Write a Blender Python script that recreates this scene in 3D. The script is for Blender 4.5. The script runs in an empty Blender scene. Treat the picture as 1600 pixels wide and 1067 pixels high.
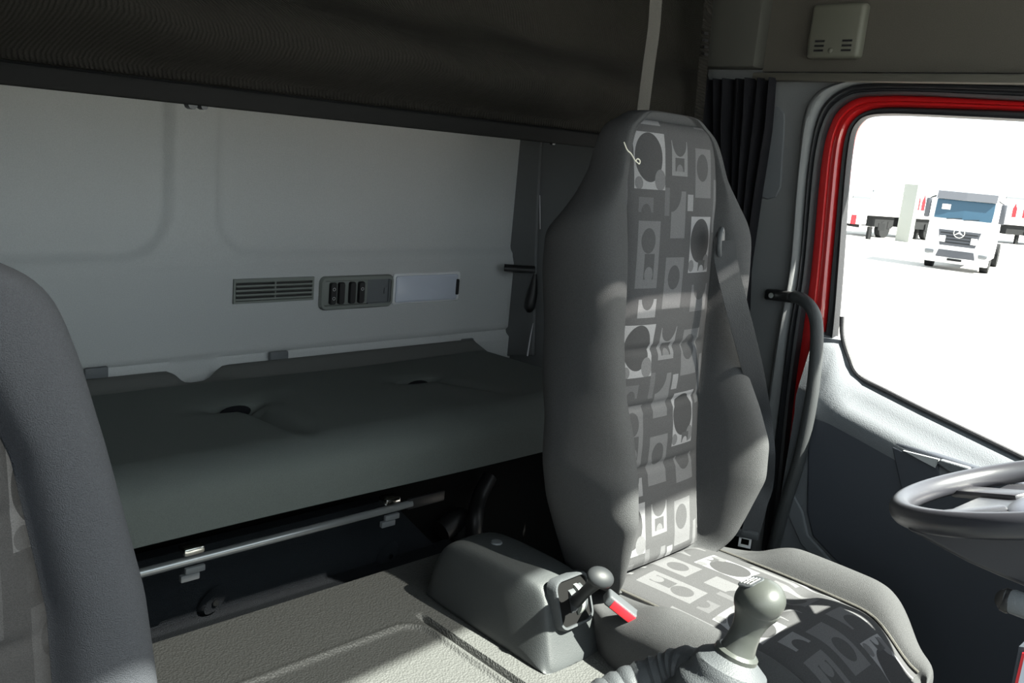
import bpy, bmesh, math, random
from mathutils import Vector, Matrix
random.seed(7)
C = bpy.context.scene.collection
SC = bpy.context.scene
# ------------------------------------------------------------------ camera
FPX, YAW, PITCH, ROLL, CAMH = 1400.0, math.radians(45), math.radians(12), math.radians(5.4), 1.30
Fw = Vector((math.cos(PITCH)*math.cos(YAW), math.cos(PITCH)*math.sin(YAW), -math.sin(PITCH)))
r0 = Vector((math.sin(YAW), -math.cos(YAW), 0)); u0 = r0.cross(Fw)
Rt = r0*math.cos(ROLL) + u0*math.sin(ROLL); Up = u0*math.cos(ROLL) - r0*math.sin(ROLL)
cd = bpy.data.cameras.new('camera'); cam = bpy.data.objects.new('camera', cd); C.objects.link(cam)
cd.sensor_width = 36; cd.lens = 36*FPX/1600; cd.clip_start = .02; cd.clip_end = 500
m = Matrix((Rt, Up, -Fw)).transposed().to_4x4(); m.translation = Vector((0, 0, CAMH)); cam.matrix_world = m
SC.camera = cam
# ------------------------------------------------------------------ light
w = bpy.data.worlds.new('world'); SC.world = w; w.use_nodes = True
bg = w.node_tree.nodes['Background']; bg.inputs[0].default_value = (.88, .95, 1, 1); bg.inputs[1].default_value = 1.75
sd = bpy.data.lights.new('sun', 'SUN'); sun = bpy.data.objects.new('sun', sd); C.objects.link(sun)
sd.energy = 27; sd.angle = math.radians(.8); sd.color = (1, .95, .86)
SUND = Vector((-.20, .60, -.81)).normalized()
sun.rotation_euler = SUND.to_track_quat('-Z', 'Y').to_euler()
sun.location = (0, -3, 5)
SC.view_settings.view_transform = 'Standard'; SC.view_settings.look = 'None'
SC.view_settings.gamma = 1; SC.view_settings.use_curve_mapping = False
SC.view_settings.exposure = 0.58
# ------------------------------------------------------------------ helpers
def ray(x, y): return Fw + Rt*((x-800)/FPX) - Up*((y-533.5)/FPX)
O = Vector((0, 0, CAMH))
def onX(x, y, c): r = ray(x, y); return O + r*(c/r.x)
def onY(x, y, c): r = ray(x, y); return O + r*(c/r.y)
def onZ(x, y, c): r = ray(x, y); return O + r*((c-CAMH)/r.z)

def mat(name, col, rough=.6, metal=0, bump=0, bscale=200, spec=.5, var=0, kind='noise', coat=0, trans=0, em=None):
    mt = bpy.data.materials.new(name); mt.use_nodes = True; nt = mt.node_tree; b = nt.nodes['Principled BSDF']
    b.inputs['Base Color'].default_value = (*col, 1); b.inputs['Roughness'].default_value = rough
    b.inputs['Metallic'].default_value = metal; b.inputs['Specular IOR Level'].default_value = spec
    b.inputs['Coat Weight'].default_value = coat
    tc = nt.nodes.new('ShaderNodeTexCoord')
    if kind == 'voronoi':
        tx = nt.nodes.new('ShaderNodeTexVoronoi'); out = tx.outputs['Distance']
    elif kind == 'weave':
        tx = nt.nodes.new('ShaderNodeTexWave'); tx.wave_type = 'BANDS'; tx.bands_direction = 'DIAGONAL'; out = tx.outputs['Fac']
        tx.inputs['Distortion'].default_value = 1.5; tx.inputs['Detail'].default_value = 2; tx.inputs['Detail Scale'].default_value = 3
    else:
        tx = nt.nodes.new('ShaderNodeTexNoise'); tx.inputs['Detail'].default_value = 2; out = tx.outputs['Fac']
    tx.inputs['Scale'].default_value = bscale
    nt.links.new(tc.outputs['Object'], tx.inputs['Vector'])
    if bump:
        bp = nt.nodes.new('ShaderNodeBump'); bp.inputs['Strength'].default_value = bump; bp.inputs['Distance'].default_value = .002
        nt.links.new(out, bp.inputs['Height']); nt.links.new(bp.outputs[0], b.inputs['Normal'])
    if var:
        mx = nt.nodes.new('ShaderNodeMix'); mx.data_type = 'RGBA'
        mx.inputs[6].default_value = tuple(c*(1-var) for c in col)+(1,); mx.inputs[7].default_value = tuple(min(1, c*(1+var)) for c in col)+(1,)
        mr = nt.nodes.new('ShaderNodeMapRange'); mr.inputs[1].default_value = .3; mr.inputs[2].default_value = .7
        nt.links.new(out, mr.inputs[0]); nt.links.new(mr.outputs[0], mx.inputs[0]); nt.links.new(mx.outputs[2], b.inputs['Base Color'])
    return mt

def obj(name, bm, m, parent=None, smooth=True, sub=0, bev=0, angle=40):
    me = bpy.data.meshes.new(name); bmesh.ops.recalc_face_normals(bm, faces=bm.faces[:]); bm.to_mesh(me); bm.free()
    o = bpy.data.objects.new(name, me); C.objects.link(o)
    if m: me.materials.append(m)
    if smooth:
        for p in me.polygons: p.use_smooth = True
        if not sub:
            try: me.set_sharp_from_angle(angle=math.radians(angle))
            except Exception: pass
    if bev:
        q = o.modifiers.new('b', 'BEVEL'); q.width = bev; q.segments = 3; q.limit_method = 'ANGLE'; q.angle_limit = math.radians(35)
    if sub:
        q = o.modifiers.new('s', 'SUBSURF'); q.levels = sub; q.render_levels = sub
    if parent:
        o.parent = parent; o.matrix_parent_inverse = parent.matrix_world.inverted()
    return o
def tag(o, label, cat, group=None):
    o['label'] = label; o['category'] = cat
    if group: o['group'] = group
    return o
def thing(name, label, cat, loc=(0, 0, 0), group=None):
    o = bpy.data.objects.new(name, None); C.objects.link(o); o.location = loc; o.empty_display_size = .05
    o.matrix_world = Matrix.Translation(Vector(loc))
    return tag(o, label, cat, group)
def struct(o): o['kind'] = 'structure'; return o

def box(bm, a, b, bevel=0, seg=2):
    a = Vector(a); b = Vector(b); c = (a+b)/2; d = Vector((abs(b.x-a.x), abs(b.y-a.y), abs(b.z-a.z)))
    r = bmesh.ops.create_cube(bm, size=1, matrix=Matrix.Translation(c) @ Matrix.Diagonal((*d, 1)))
    if bevel:
        vs = set(r['verts']); es = [e for e in bm.edges if e.verts[0] in vs and e.verts[1] in vs]
        bmesh.ops.bevel(bm, geom=es, offset=bevel, segments=seg, affect='EDGES', profile=.5)
    return bm
def bx(a, b, bevel=0, seg=2): return box(bmesh.new(), a, b, bevel, seg)
def obox(bm, c, ax, ay, az, bevel=0, seg=2):
    """box with centre and three half-axis vectors"""
    M = Matrix((Vector(ax)*2, Vector(ay)*2, Vector(az)*2)).transposed().to_4x4(); M.translation = Vector(c)
    r = bmesh.ops.create_cube(bm, size=1, matrix=M)
    if bevel:
        vs = set(r['verts']); es = [e for e in bm.edges if e.verts[0] in vs and e.verts[1] in vs]
        bmesh.ops.bevel(bm, geom=es, offset=bevel, segments=seg, affect='EDGES', profile=.5)
    return bm
def catmull(pts, n=8):
    P = [Vector(p) for p in pts]; P = [P[0]*2-P[1]] + P + [P[-1]*2-P[-2]]; out = []
    for i in range(1, len(P)-2):
        for k in range(n):
            t = k/n; a, b, c, d = P[i-1:i+3]
            out.append(.5*((2*b) + (c-a)*t + (2*a-5*b+4*c-d)*t*t + (-a+3*b-3*c+d)*t**3))
    out.append(P[-2]); return out
def tube(bm, pts, r, seg=14, caps=True, sq=1.0):
    """r float or list"""
    P = [Vector(p) for p in pts]; R = r if isinstance(r, (list, tuple)) else [r]*len(P); rings = []; n0 = None
    for i, p in enumerate(P):
        t = (P[min(i+1, len(P)-1)] - P[max(i-1, 0)]).normalized()
        if n0 is None: n0 = t.orthogonal().normalized()
        n0 = (n0 - t*n0.dot(t)).normalized(); b = t.cross(n0)
        rings.append([bm.verts.new(p + (n0*math.cos(a)+b*math.sin(a)*sq)*R[i]) for a in [2*math.pi*k/seg for k in range(seg)]])
    for a, b in zip(rings, rings[1:]):
        for k in range(seg): bm.faces.new((a[k], a[(k+1) % seg], b[(k+1) % seg], b[k]))
    if caps: bm.faces.new(rings[0][::-1]); bm.faces.new(rings[-1])
    return bm
def loft(bm, secs, cap=True, closed=True):
    rows = [[bm.verts.new(p) for p in s] for s in secs]; n = len(rows[0])
    for a, b in zip(rows, rows[1:]):
        for k in range(n if closed else n-1): bm.faces.new((a[k], a[(k+1) % n], b[(k+1) % n], b[k]))
    if cap and closed: bm.faces.new(rows[0][::-1]); bm.faces.new(rows[-1])
    return rows
def poly(pts, off):
    """flat polygon extruded by vector off"""
    bm = bmesh.new(); off = Vector(off); a = [bm.verts.new(p) for p in pts]; b = [bm.verts.new(Vector(p)+off) for p in pts]
    bm.faces.new(a); bm.faces.new(b[::-1]); n = len(a)
    for i in range(n): bm.faces.new((a[i], b[i], b[(i+1) % n], a[(i+1) % n]))
    return bm
def rib(A, B, prof, back):
    """ribbon between two point rows A,B; prof = [(t, height)], height along -X; closed at depth back (+X)"""
    bm = bmesh.new(); secs = []
    for a, b in zip(A, B):
        s = [a.lerp(b, t) + Vector((-h, 0, 0)) for t, h in prof]
        s += [b+Vector((back, 0, 0)), a+Vector((back, 0, 0))]
        secs.append(s)
    loft(bm, secs); return bm
def rrect(cx, cy, w, h, r, n=6):
    out = []
    for (sx, sy, a0) in ((1, 1, 0), (-1, 1, 90), (-1, -1, 180), (1, -1, 270)):
        for k in range(n+1):
            a = math.radians(a0+90*k/n); out.append((cx+sx*(w/2-r)+r*math.cos(a), cy+sy*(h/2-r)+r*math.sin(a)))
    return out
def lerp_table(tab, x):
    if x <= tab[0][0]: return tab[0][1:]
    for a, b in zip(tab, tab[1:]):
        if x <= b[0]:
            t = (x-a[0])/(b[0]-a[0]); return tuple(p+(q-p)*t for p, q in zip(a[1:], b[1:]))
    return tab[-1][1:]
def sstep(a, b, x):
    t = max(0, min(1, (x-a)/(b-a))); return t*t*(3-2*t)

# ------------------------------------------------------------------ materials
M = {}
M['wall'] = mat('light_grey_trim', (.49, .50, .505), .8, bump=.35, bscale=420, var=.05, spec=.3)
M['pillar'] = mat('grey_pillar_trim', (.155, .162, .166), .7, bump=.3, bscale=420, spec=.2)
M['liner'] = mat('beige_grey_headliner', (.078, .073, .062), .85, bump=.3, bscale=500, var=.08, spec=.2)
M['dgrey'] = mat('dark_grey_plastic', (.055, .06, .065), .55, bump=.4, bscale=600, spec=.4)
M['mgrey'] = mat('mid_grey_plastic', (.13, .14, .15), .5, bump=.4, bscale=600, spec=.45)
M['vent'] = mat('vent_grey_plastic', (.20, .215, .20), .55)
M['black'] = mat('black_plastic', (.012, .012, .013), .45)
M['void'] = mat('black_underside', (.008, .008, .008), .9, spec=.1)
M['rubber'] = mat('black_rubber_seal', (.014, .015, .018), .6, bump=.3, bscale=300)
M['red'] = mat('red_paint', (.52, .012, .014), .28, coat=1, var=.0)
M['mattress'] = mat('grey_green_mattress_fabric', (.115, .127, .122), .95, bump=.5, bscale=900, var=.1, spec=.1)
M['strip'] = mat('grey_mattress_border', (.14, .143, .138), .95, bump=.4, bscale=500, spec=.1)
M['carpet'] = mat('dark_carpet', (.020, .023, .027), .95, bump=1, bscale=600, kind='voronoi', spec=.1)
M['net'] = mat('dark_brown_net_fabric', (.013, .012, .010), .9, bump=.8, bscale=90, kind='weave', var=.15, spec=.15)
M['hem'] = mat('dark_hem_band', (.006, .006, .0058), .85, spec=.2)
M['strap'] = mat('grey_webbing', (.065, .062, .055), .85, bump=.4, bscale=400)
M['belt'] = mat('black_belt_webbing', (.022, .024, .027), .7, bump=.4, bscale=500)
M['curtain'] = mat('black_curtain_cloth', (.010, .010, .012), .95, spec=.1, bump=.3, bscale=500)
M['fabric'] = mat('charcoal_seat_fabric', (.062, .063, .065), .92, bump=.7, bscale=1000, var=.22, spec=.12)
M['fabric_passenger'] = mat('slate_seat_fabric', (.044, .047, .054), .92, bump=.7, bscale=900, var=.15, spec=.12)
M['leather'] = mat('grained_dark_tunnel_mat', (.072, .074, .072), .55, bump=.7, bscale=260, kind='voronoi', spec=.5)
M['console'] = mat('dark_console_plastic', (.042, .046, .048), .5, bump=.35, bscale=700, spec=.45)
M['chrome'] = mat('chrome', (.75, .75, .72), .2, 1)
M['steel'] = mat('painted_steel_bar', (.32, .33, .34), .22, .6)
M['wheel'] = mat('steering_wheel_plastic', (.035, .035, .042), .30, bump=.1, bscale=900, spec=.6)
M['hub'] = mat('steering_hub_plastic', (.10, .11, .15), .4, bump=.2, bscale=700)
M['redbtn'] = mat('red_button', (.65, .02, .03), .3)
M['white'] = mat('white_plastic', (.75, .76, .78), .35)
M['lens'] = mat('milky_lens', (.60, .64, .74), .25, spec=.6)
M['box'] = mat('olive_grey_plastic', (.10, .10, .08), .6)
M['chalk'] = mat('light_cord', (.6, .58, .5), .7)
M['door'] = mat('door_grey_trim', (.13, .142, .155), .8, bump=.5, bscale=500, spec=.15)
M['doordark'] = mat('door_dark_trim', (.045, .052, .065), .6, bump=.2, bscale=500, spec=.35)
M['knob'] = mat('satin_grey_knob', (.05, .054, .05), .38, bump=.05, bscale=900, spec=.45)
M['lever'] = mat('dark_lever_plastic', (.022, .024, .026), .5, spec=.3)
M['locker'] = mat('olive_locker', (.045, .045, .038), .8)
M['rail'] = mat('taupe_rail', (.075, .071, .058), .7)
M['ledge'] = mat('sunlit_lip_grey', (.36, .38, .39), .55, bump=.2, bscale=500)
M['truckwhite'] = mat('white_truck_paint', (.75, .76, .78), .4)
M['truckgrey'] = mat('grey_truck_plastic', (.045, .05, .062), .6)
M['truckdark'] = mat('dark_truck_chassis', (.010, .011, .012), .8, spec=.2)
M['glassblue'] = mat('blue_windscreen', (.02, .055, .09), .35, spec=.4)
M['ground'] = mat('pale_concrete', (.36, .35, .335), .9, bump=.2, bscale=3, var=.04)
M['curtainwhite'] = mat('white_tarpaulin', (.86, .87, .88), .5)
M['tailred'] = mat('red_tail_light', (.45, .01, .015), .6, spec=.2)
M['icon'] = mat('white_symbol', (.6, .6, .6), .5)
M['lamp'] = mat('clear_headlamp', (.10, .11, .12), .3)

def glass(name, tint, refl=.04):
    mt = bpy.data.materials.new(name); mt.use_nodes = True; nt = mt.node_tree; nt.nodes.clear()
    o = nt.nodes.new('ShaderNodeOutputMaterial'); mx = nt.nodes.new('ShaderNodeMixShader'); t = nt.nodes.new('ShaderNodeBsdfTransparent')
    g = nt.nodes.new('ShaderNodeBsdfGlossy'); g.inputs['Roughness'].default_value = .02; t.inputs[0].default_value = (*tint, 1)
    mx.inputs[0].default_value = refl
    nt.links.new(t.outputs[0], mx.inputs[1]); nt.links.new(g.outputs[0], mx.inputs[2]); nt.links.new(mx.outputs[0], o.inputs[0]); return mt
M['glass'] = glass('window_glass', (.93, .96, .95))
M['tint'] = glass('tinted_glass_band', (.11, .113, .11))

def pattern_mat(name, cols, tile=(.27, .34)):
    D, Md, L, Cc = cols
    mt = bpy.data.materials.new(name); mt.use_nodes = True; nt = mt.node_tree; b = nt.nodes['Principled BSDF']; N = nt.nodes.new; K = nt.links.new
    uv = N('ShaderNodeUVMap'); uv.uv_map = 'UV'
    ad = N('ShaderNodeVectorMath'); ad.operation = 'ADD'; ad.inputs[1].default_value = (tile[0]*8+.135, tile[1]*8, 0); K(uv.outputs[0], ad.inputs[0])
    md = N('ShaderNodeVectorMath'); md.operation = 'MODULO'; md.inputs[1].default_value = (tile[0], tile[1], 1); K(ad.outputs[0], md.inputs[0])
    P = md.outputs[0]
    def rect(x, y, w_, h_):
        s = N('ShaderNodeVectorMath'); s.operation = 'SUBTRACT'; s.inputs[1].default_value = (x+w_/2, y+h_/2, 0); K(P, s.inputs[0])
        a = N('ShaderNodeVectorMath'); a.operation = 'ABSOLUTE'; K(s.outputs[0], a.inputs[0])
        s2 = N('ShaderNodeVectorMath'); s2.operation = 'SUBTRACT'; s2.inputs[1].default_value = (w_/2, h_/2, 1); K(a.outputs[0], s2.inputs[0])
        sp = N('ShaderNodeSeparateXYZ'); K(s2.outputs[0], sp.inputs[0])
        mx = N('ShaderNodeMath'); mx.operation = 'MAXIMUM'; K(sp.outputs[0], mx.inputs[0]); K(sp.outputs[1], mx.inputs[1])
        lt = N('ShaderNodeMath'); lt.operation = 'LESS_THAN'; lt.inputs[1].default_value = 0; K(mx.outputs[0], lt.inputs[0]); return lt.outputs[0]
    def circ(x, y, r, sy=.8):
        s = N('ShaderNodeVectorMath'); s.operation = 'SUBTRACT'; s.inputs[1].default_value = (x, y, 0); K(P, s.inputs[0])
        sc_ = N('ShaderNodeVectorMath'); sc_.operation = 'MULTIPLY'; sc_.inputs[1].default_value = (1, sy, 0); K(s.outputs[0], sc_.inputs[0])
        ln = N('ShaderNodeVectorMath'); ln.operation = 'LENGTH'; K(sc_.outputs[0], ln.inputs[0])
        lt = N('ShaderNodeMath'); lt.operation = 'LESS_THAN'; lt.inputs[1].default_value = r; K(ln.outputs['Value'], lt.inputs[0]); return lt.outputs[0]
    def mul(a, c):
        q = N('ShaderNodeMath'); q.operation = 'MULTIPLY'; K(a, q.inputs[0]); K(c, q.inputs[1]); return q.outputs[0]
    val = N('ShaderNodeValue'); val.outputs[0].default_value = D; cur = val.outputs[0]
    def put(mask, c):
        nonlocal cur
        q = N('ShaderNodeMix'); K(mask, q.inputs[0]); K(cur, q.inputs[2]); q.inputs[3].default_value = c; cur = q.outputs[0]
    # (rect, its colour, [circles drawn inside it])
    S = [((.010, .235, .078, .098), L, [(.046, .290, .034, Cc), (.074, .252, .015, Md), (.02, .245, .009, Md)]),
         ((.172, .085, .070, .105), L, [(.206, .145, .033, Cc), (.232, .104, .012, Md), (.180, .098, .009, Md)]),
         ((.100, .020, .056, .095), Md, [(.128, .078, .018, D)]),
         ((.022, .060, .056, .12), Md, [(.048, .145, .018, D)]),
         ((.040, .076, .026, .046), D, [(.053, .085, .011, Md)]),
         ((.182, .225, .056, .090), Md, [(.206, .280, .020, D)]),
         ((.108, .150, .044, .085), Md, [(.108, .235, .030, D)]),
         ((.108, .262, .048, .062), Md*.7+L*.3, [(.132, .324, .022, D)]),
         ((.190, .010, .060, .052), Md, [(.220, .062, .024, D)]),
         ((.118, .270, .028, .024), D, [(.132, .270, .010, Md)]),
         ((.204, .088, .024, .020), D, [(.216, .088, .009, L)]),
         ((.034, .006, .048, .034), Md*.5+L*.5, [(.058, .040, .016, D)]),
         ((.088, .190, .014, .05), Md*.8, []), ((.252, .16, .016, .10), Md, []), ((.158, .20, .018, .03), L*.8, []),
         ((.020, .195, .036, .026), Md*.8, [(.038, .195, .012, D)])]
    for (rc, c, cs) in S:
        mk = rect(*rc); put(mk, c)
        for (x, y, r, cc) in cs: put(mul(mk, circ(x, y, r)), cc)
    tc = N('ShaderNodeTexCoord'); nz = N('ShaderNodeTexNoise'); nz.inputs['Scale'].default_value = 1000; K(tc.outputs['Object'], nz.inputs[0])
    mr = N('ShaderNodeMapRange'); mr.inputs[1].default_value = .3; mr.inputs[2].default_value = .7; mr.inputs[3].default_value = .8; mr.inputs[4].default_value = 1.2; K(nz.outputs[0], mr.inputs[0])
    ml = N('ShaderNodeMath'); ml.operation = 'MULTIPLY'; K(cur, ml.inputs[0]); K(mr.outputs[0], ml.inputs[1])
    cb = N('ShaderNodeCombineColor'); 
    for k, f in enumerate((1, 1.0, 1.04)):
        q = N('ShaderNodeMath'); q.operation = 'MULTIPLY'; q.inputs[1].default_value = f; K(ml.outputs[0], q.inputs[0]); K(q.outputs[0], cb.inputs[k])
    K(cb.outputs[0], b.inputs['Base Color']); b.inputs['Roughness'].default_value = .9; b.inputs['Specular IOR Level'].default_value = .12
    bp = N('ShaderNodeBump'); bp.inputs['Strength'].default_value = .5; bp.inputs['Distance'].default_value = .001; K(nz.outputs[0], bp.inputs['Height']); K(bp.outputs[0], b.inputs['Normal'])
    return mt
M['pattern'] = pattern_mat('patterned_seat_fabric', (.060, .108, .205, .047))
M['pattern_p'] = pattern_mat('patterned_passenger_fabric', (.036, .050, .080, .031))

# ------------------------------------------------------------------ setting: shell of the cab
XD, YB = 1.95, 1.97
g = bmesh.new(); bmesh.ops.create_grid(g, x_segments=1, y_segments=1, size=150); bmesh.ops.translate(g, verts=g.verts[:], vec=(60, 0, -1.7))
struct(obj('ground', g, M['ground'], smooth=False))
struct(obj('floor', bx((-.36, -.95, -.06), (2.03, 2.02, 0)), M['carpet'], smooth=False))
struct(obj('ceiling', bx((-.42, .17, 2.13), (2.05, 2.02, 2.26)), M['liner'], smooth=False))

def rear_wall():
    # height field of the pressed rear panel: two recessed panels, a rib between them, a lower band and a ledge
    xs = [-.42+.012*i for i in range(int((XD+.42)/.012)+1)]+[XD]; zs = [0, .3, .6]+[.62+.01*i for i in range(158)]
    def panel(x, z, x0, x1, z0, r, soft):
        # signed distance inside a rounded corner rectangle open to the top
        cx, hx = (x0+x1)/2, (x1-x0)/2; dx = abs(x-cx)-hx+r; dz = (z0-z)+r
        d = math.hypot(max(dx, 0), max(dz, 0))+min(max(dx, dz), 0)-r
        return 1-sstep(-soft, 0, d)
    g = bmesh.new(); V = {}
    for i, x in enumerate(xs):
        for j, z in enumerate(zs):
            rec = .020*panel(x, z, -.3, .862, .985, .11, .014)+.014*panel(x, z, .962, XD+.5, .985, .11, .022)
            band = -.008*sstep(.975, .965, z)
            led = .012*sstep(.758, .750, z)-.022*sstep(.742, .735, z)*sstep(-.012, 0, abs(x-.915)-.055+.0)
            corner = 0
            V[i, j] = g.verts.new((x, YB+rec+band+led*.8+corner, z))
    for i in range(len(xs)-1):
        for j in range(len(zs)-1): g.faces.new((V[i, j], V[i+1, j], V[i+1, j+1], V[i, j+1]))
    r = bmesh.ops.extrude_face_region(g, geom=g.faces[:])
    for v in [e for e in r['geom'] if isinstance(e, bmesh.types.BMVert)]: v.co.y = YB+.08
    return struct(obj('wall_rear', g, M['wall'], angle=60))
rear_wall()

# side wall behind the driver's door (B pillar side), full height from the door opening to the rear wall
g = bmesh.new()
edge = [onX(x, y, XD) for x, y in ((1196, 860), (1222, 640), (1236, 525), (1253, 420), (1264, 300), (1271, 240), (1280, 190), (1296, 160), (1322, 140), (1355, 132))]
pts = [Vector((XD, YB+.05, 0)), Vector((XD, edge[0].y, 0))] + edge + [Vector((XD, .05, edge[-1].z)), Vector((XD, .17, 2.2)), Vector((XD, YB+.05, 2.2))]
struct(obj('wall_left', poly(pts, (.08, 0, 0)), M['pillar'], smooth=False))
# the headliner over the door
struct(obj('trim_1', bx((XD-.012, .10, 1.535), (XD-.001, 1.19, 2.12)), M['liner'], smooth=False))
struct(obj('trim_2', bx((XD-.055, 1.19, 1.54), (XD-.001, 1.42, 2.12), .006), M['locker']))
# passenger side wall, doorway partly closed to cut light on the left, front wall under the windscreen
for k, (a, b) in enumerate((((-.42, .42, 0), (-.36, 2.02, 2.13)), ((-.42, -.62, 0), (-.36, .42, .95)), ((-.42, -.05, 1.72), (-.36, .42, 2.13)))):
    struct(obj('wall_right' if k == 0 else 'trim_%d' % (k+2), bx(a, b), M['pillar'], smooth=False))
struct(obj('wall_front', bx((-.42, -.70, 0), (2.03, -.62, .89)), M['dgrey'], smooth=False))
# windscreen: clear below, tinted band at its top
def wsp(x, t): return Vector((x, -.60+.62*t, .90+.96*t))
g = bmesh.new(); g.faces.new([g.verts.new(wsp(x, t)) for x, t in ((-.36, 0), (2.0, 0), (2.0, 1.03), (-.36, .92))])
r = bmesh.ops.extrude_face_region(g, geom=g.faces[:]); bmesh.ops.translate(g, verts=[e for e in r['geom'] if isinstance(e, bmesh.types.BMVert)], vec=(0, -.004, 0))
ws = struct(obj('window_1', g, M['glass'], smooth=False))
g = bmesh.new(); g.faces.new([g.verts.new(wsp(x, t)) for x, t in ((-.36, .92), (2.0, 1.03), (2.0, 1.26), (-.36, 1.26))])
obj('tinted_band', g, M['tint'], ws, smooth=False)
# A pillars
for x, n in ((2.0, 5), (-.39, 6)):
    g = bmesh.new(); tube(g, [wsp(x, -.05), wsp(x, 1.28)], .035, 8); struct(obj('trim_%d' % n, g, M['pillar']))
# dashboard mass under the windscreen (only its driver's end reaches the picture)
dash = thing('dashboard', 'black dashboard behind and under the steering wheel', 'dashboard', (1.2, -.6, .4))
g = bmesh.new(); secs = []
for x in (-.36, .5, .95, 1.1, 1.75, 1.92):
    f = -.45 if x < 1 else -.18
    secs.append([Vector((x, y, z)) for y, z in ((-.58, .86), (-.5, .885), (f-.06, .88), (f, .80), (f-.02, .5), (f-.1, .25), (-.58, .25))])
loft(g, secs); obj('fascia', g, M['doordark'], dash, bev=.01)

# ------------------------------------------------------------------ curtain rail, roof pieces
rail = tag(obj('curtain_rail', bx((XD-.040, .05, 1.512), (XD-.013, 1.20, 1.530), .004), M['rail']), 'pale horizontal curtain rail above the side window', 'rail')

# ------------------------------------------------------------------ driver's door
door = thing('door_1', 'driver door with red painted window frame and grey inner panel', 'door', (XD, .96, .2)); door['kind'] = 'structure'
del door['label']; del door['category']
def row(px, X): return catmull([onX(x, y, X) for x, y in px], 5)
O0 = [(1192, 860), (1220, 640), (1234, 525), (1252, 420), (1262, 300), (1269, 240), (1279, 190), (1294, 160), (1320, 140), (1355, 132), (1430, 131), (1600, 135), (1760, 140)]
O1 = [(1215, 860), (1235, 640), (1250, 525), (1264, 420), (1275, 300), (1282, 240), (1292, 200), (1307, 172), (1335, 153), (1370, 149), (1440, 149), (1600, 157), (1760, 164)]
O2 = [(1245, 860), (1268, 640), (1290, 525), (1300, 420), (1311, 300), (1317, 240), (1323, 210), (1333, 190), (1350, 176), (1378, 169), (1440, 169), (1600, 174), (1760, 181)]
O3 = [(1270, 860), (1292, 640), (1308, 525), (1317, 420), (1325, 300), (1331, 240), (1336, 210), (1344, 194), (1358, 184), (1385, 181), (1440, 182), (1600, 190), (1760, 198)]
T0 = [(1168, 860), (1200, 640), (1218, 525), (1236, 420), (1246, 300), (1252, 240), (1257, 190), (1268, 158), (1290, 138), (1345, 124), (1430, 123.5), (1600, 127), (1760, 132)]
rnd = [(0, 0), (.12, .6), (.3, .9), (.5, 1), (.7, .9), (.88, .6), (1, 0)]
def sc(p, h): return [(t, v*h) for t, v in p]
struct(obj('trim_7', rib(row(T0, XD), row(O0, XD), sc(rnd, .026), .03), M['pillar']))
seal = struct(obj('trim_8', rib(row(O0, XD+.002), row(O1, XD+.002), [(0, .004), (.1, .014), (.35, .018), (.5, .006), (.62, .006), (.75, .014), (.95, .010), (1, 0)], .03), M['rubber']))
# door skin parts
redp = [(0, -.004), (.08, .004), (.3, .010), (.5, .012), (.56, .006), (.62, .010), (.8, .012), (.94, .004), (1, -.004)]
obj('window_frame', rib(row(O1, XD+.02), row(O2, XD+.02), redp, .05), M['red'], door)
obj('window_seal', rib(row(O2, XD+.02), row(O3, XD+.02), [(0, .002), (.2, .010), (.5, .008), (.8, .012), (1, 0)], .006), M['rubber'], door)
# glass pane
belt = [(1306, 545), (1316, 572), (1335, 594), (1430, 641), (1590, 718), (1700, 771)]
gp = [onX(x, y, XD+.024) for x, y in [(1308, 525), (1317, 420), (1325, 300), (1331, 240), (1336, 210), (1344, 194), (1358, 184), (1385, 181), (1440, 182), (1600, 190), (1760, 198), (1900, 860)] + belt[::-1]]
g = bmesh.new(); g.faces.new([g.verts.new(p) for p in gp]); bmesh.ops.triangulate(g, faces=g.faces[:]); obj('pane', g, M['glass'], door, smooth=False)
# inner panel: rounded ledge along the belt line, wall below
YE = .955
def zb(y): return lerp_table([(-.4, .60), (.40, .772), (.49, .792), (.70, .836), (.83, .866), (.862, .885), (.885, .915), (.895, .948), (YE, .955)], y)[0]
g = bmesh.new(); tube(g, catmull([Vector((XD+.008, y, z)) for y, z in ((.906, 1.0), (.900, .965), (.889, .938), (.874, .912), (.856, .885))]+[Vector((XD+.010, y, zb(y)+.003)) for y in (.83, .78, .70, .6, .5, .40, .2, 0, -.3)], 4), .0055, 8); obj('belt_seal', g, M['rubber'], door)
ys = [-.4+.05*i for i in range(24)]+[.80, .83, .845, .86, .875, .89, .90, .93, .95, YE]
g = bmesh.new(); secs = []
for y in ys:
    z = zb(y); zi = min(z, .792+.217*(y-.49)); s = []
    s += [(XD+.05, z-.30), (XD+.04, z-.002), (XD+.018, z+.001), (XD-.002, z-.012), (XD-.018, z-.03), (XD-.034, min(z-.055, zi-.02)), (XD-.046, zi-.06), (XD-.052, zi-.085),
          (XD-.050, zi-.11), (XD-.046, zi-.125), (XD-.046, .40), (XD-.040, .20), (XD+.05, .12)]
    secs.append([Vector((a, y, b)) for a, b in s])
loft(g, secs); obj('inner_panel', g, M['door'], door, angle=70)
pk = [onX(x, y, XD-.05) for x, y in ((1270, 652), (1285, 655), (1395, 688), (1560, 742), (1640, 768), (1900, 1100), (1500, 1150), (1335, 905), (1300, 872), (1268, 838), (1259, 800), (1261, 700), (1262, 662))]
obj('pocket_panel', poly(pk, (.02, 0, 0)), M['doordark'], door, bev=.006)
g = poly([onX(x, y, XD-.053) for x, y in ((1393, 697), (1411, 705), (1465, 722), (1470, 750), (1430, 768), (1408, 765))], (.009, 0, 0)); hr = obj('handle_recess', g, M['doordark'], door, bev=.003)
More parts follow.
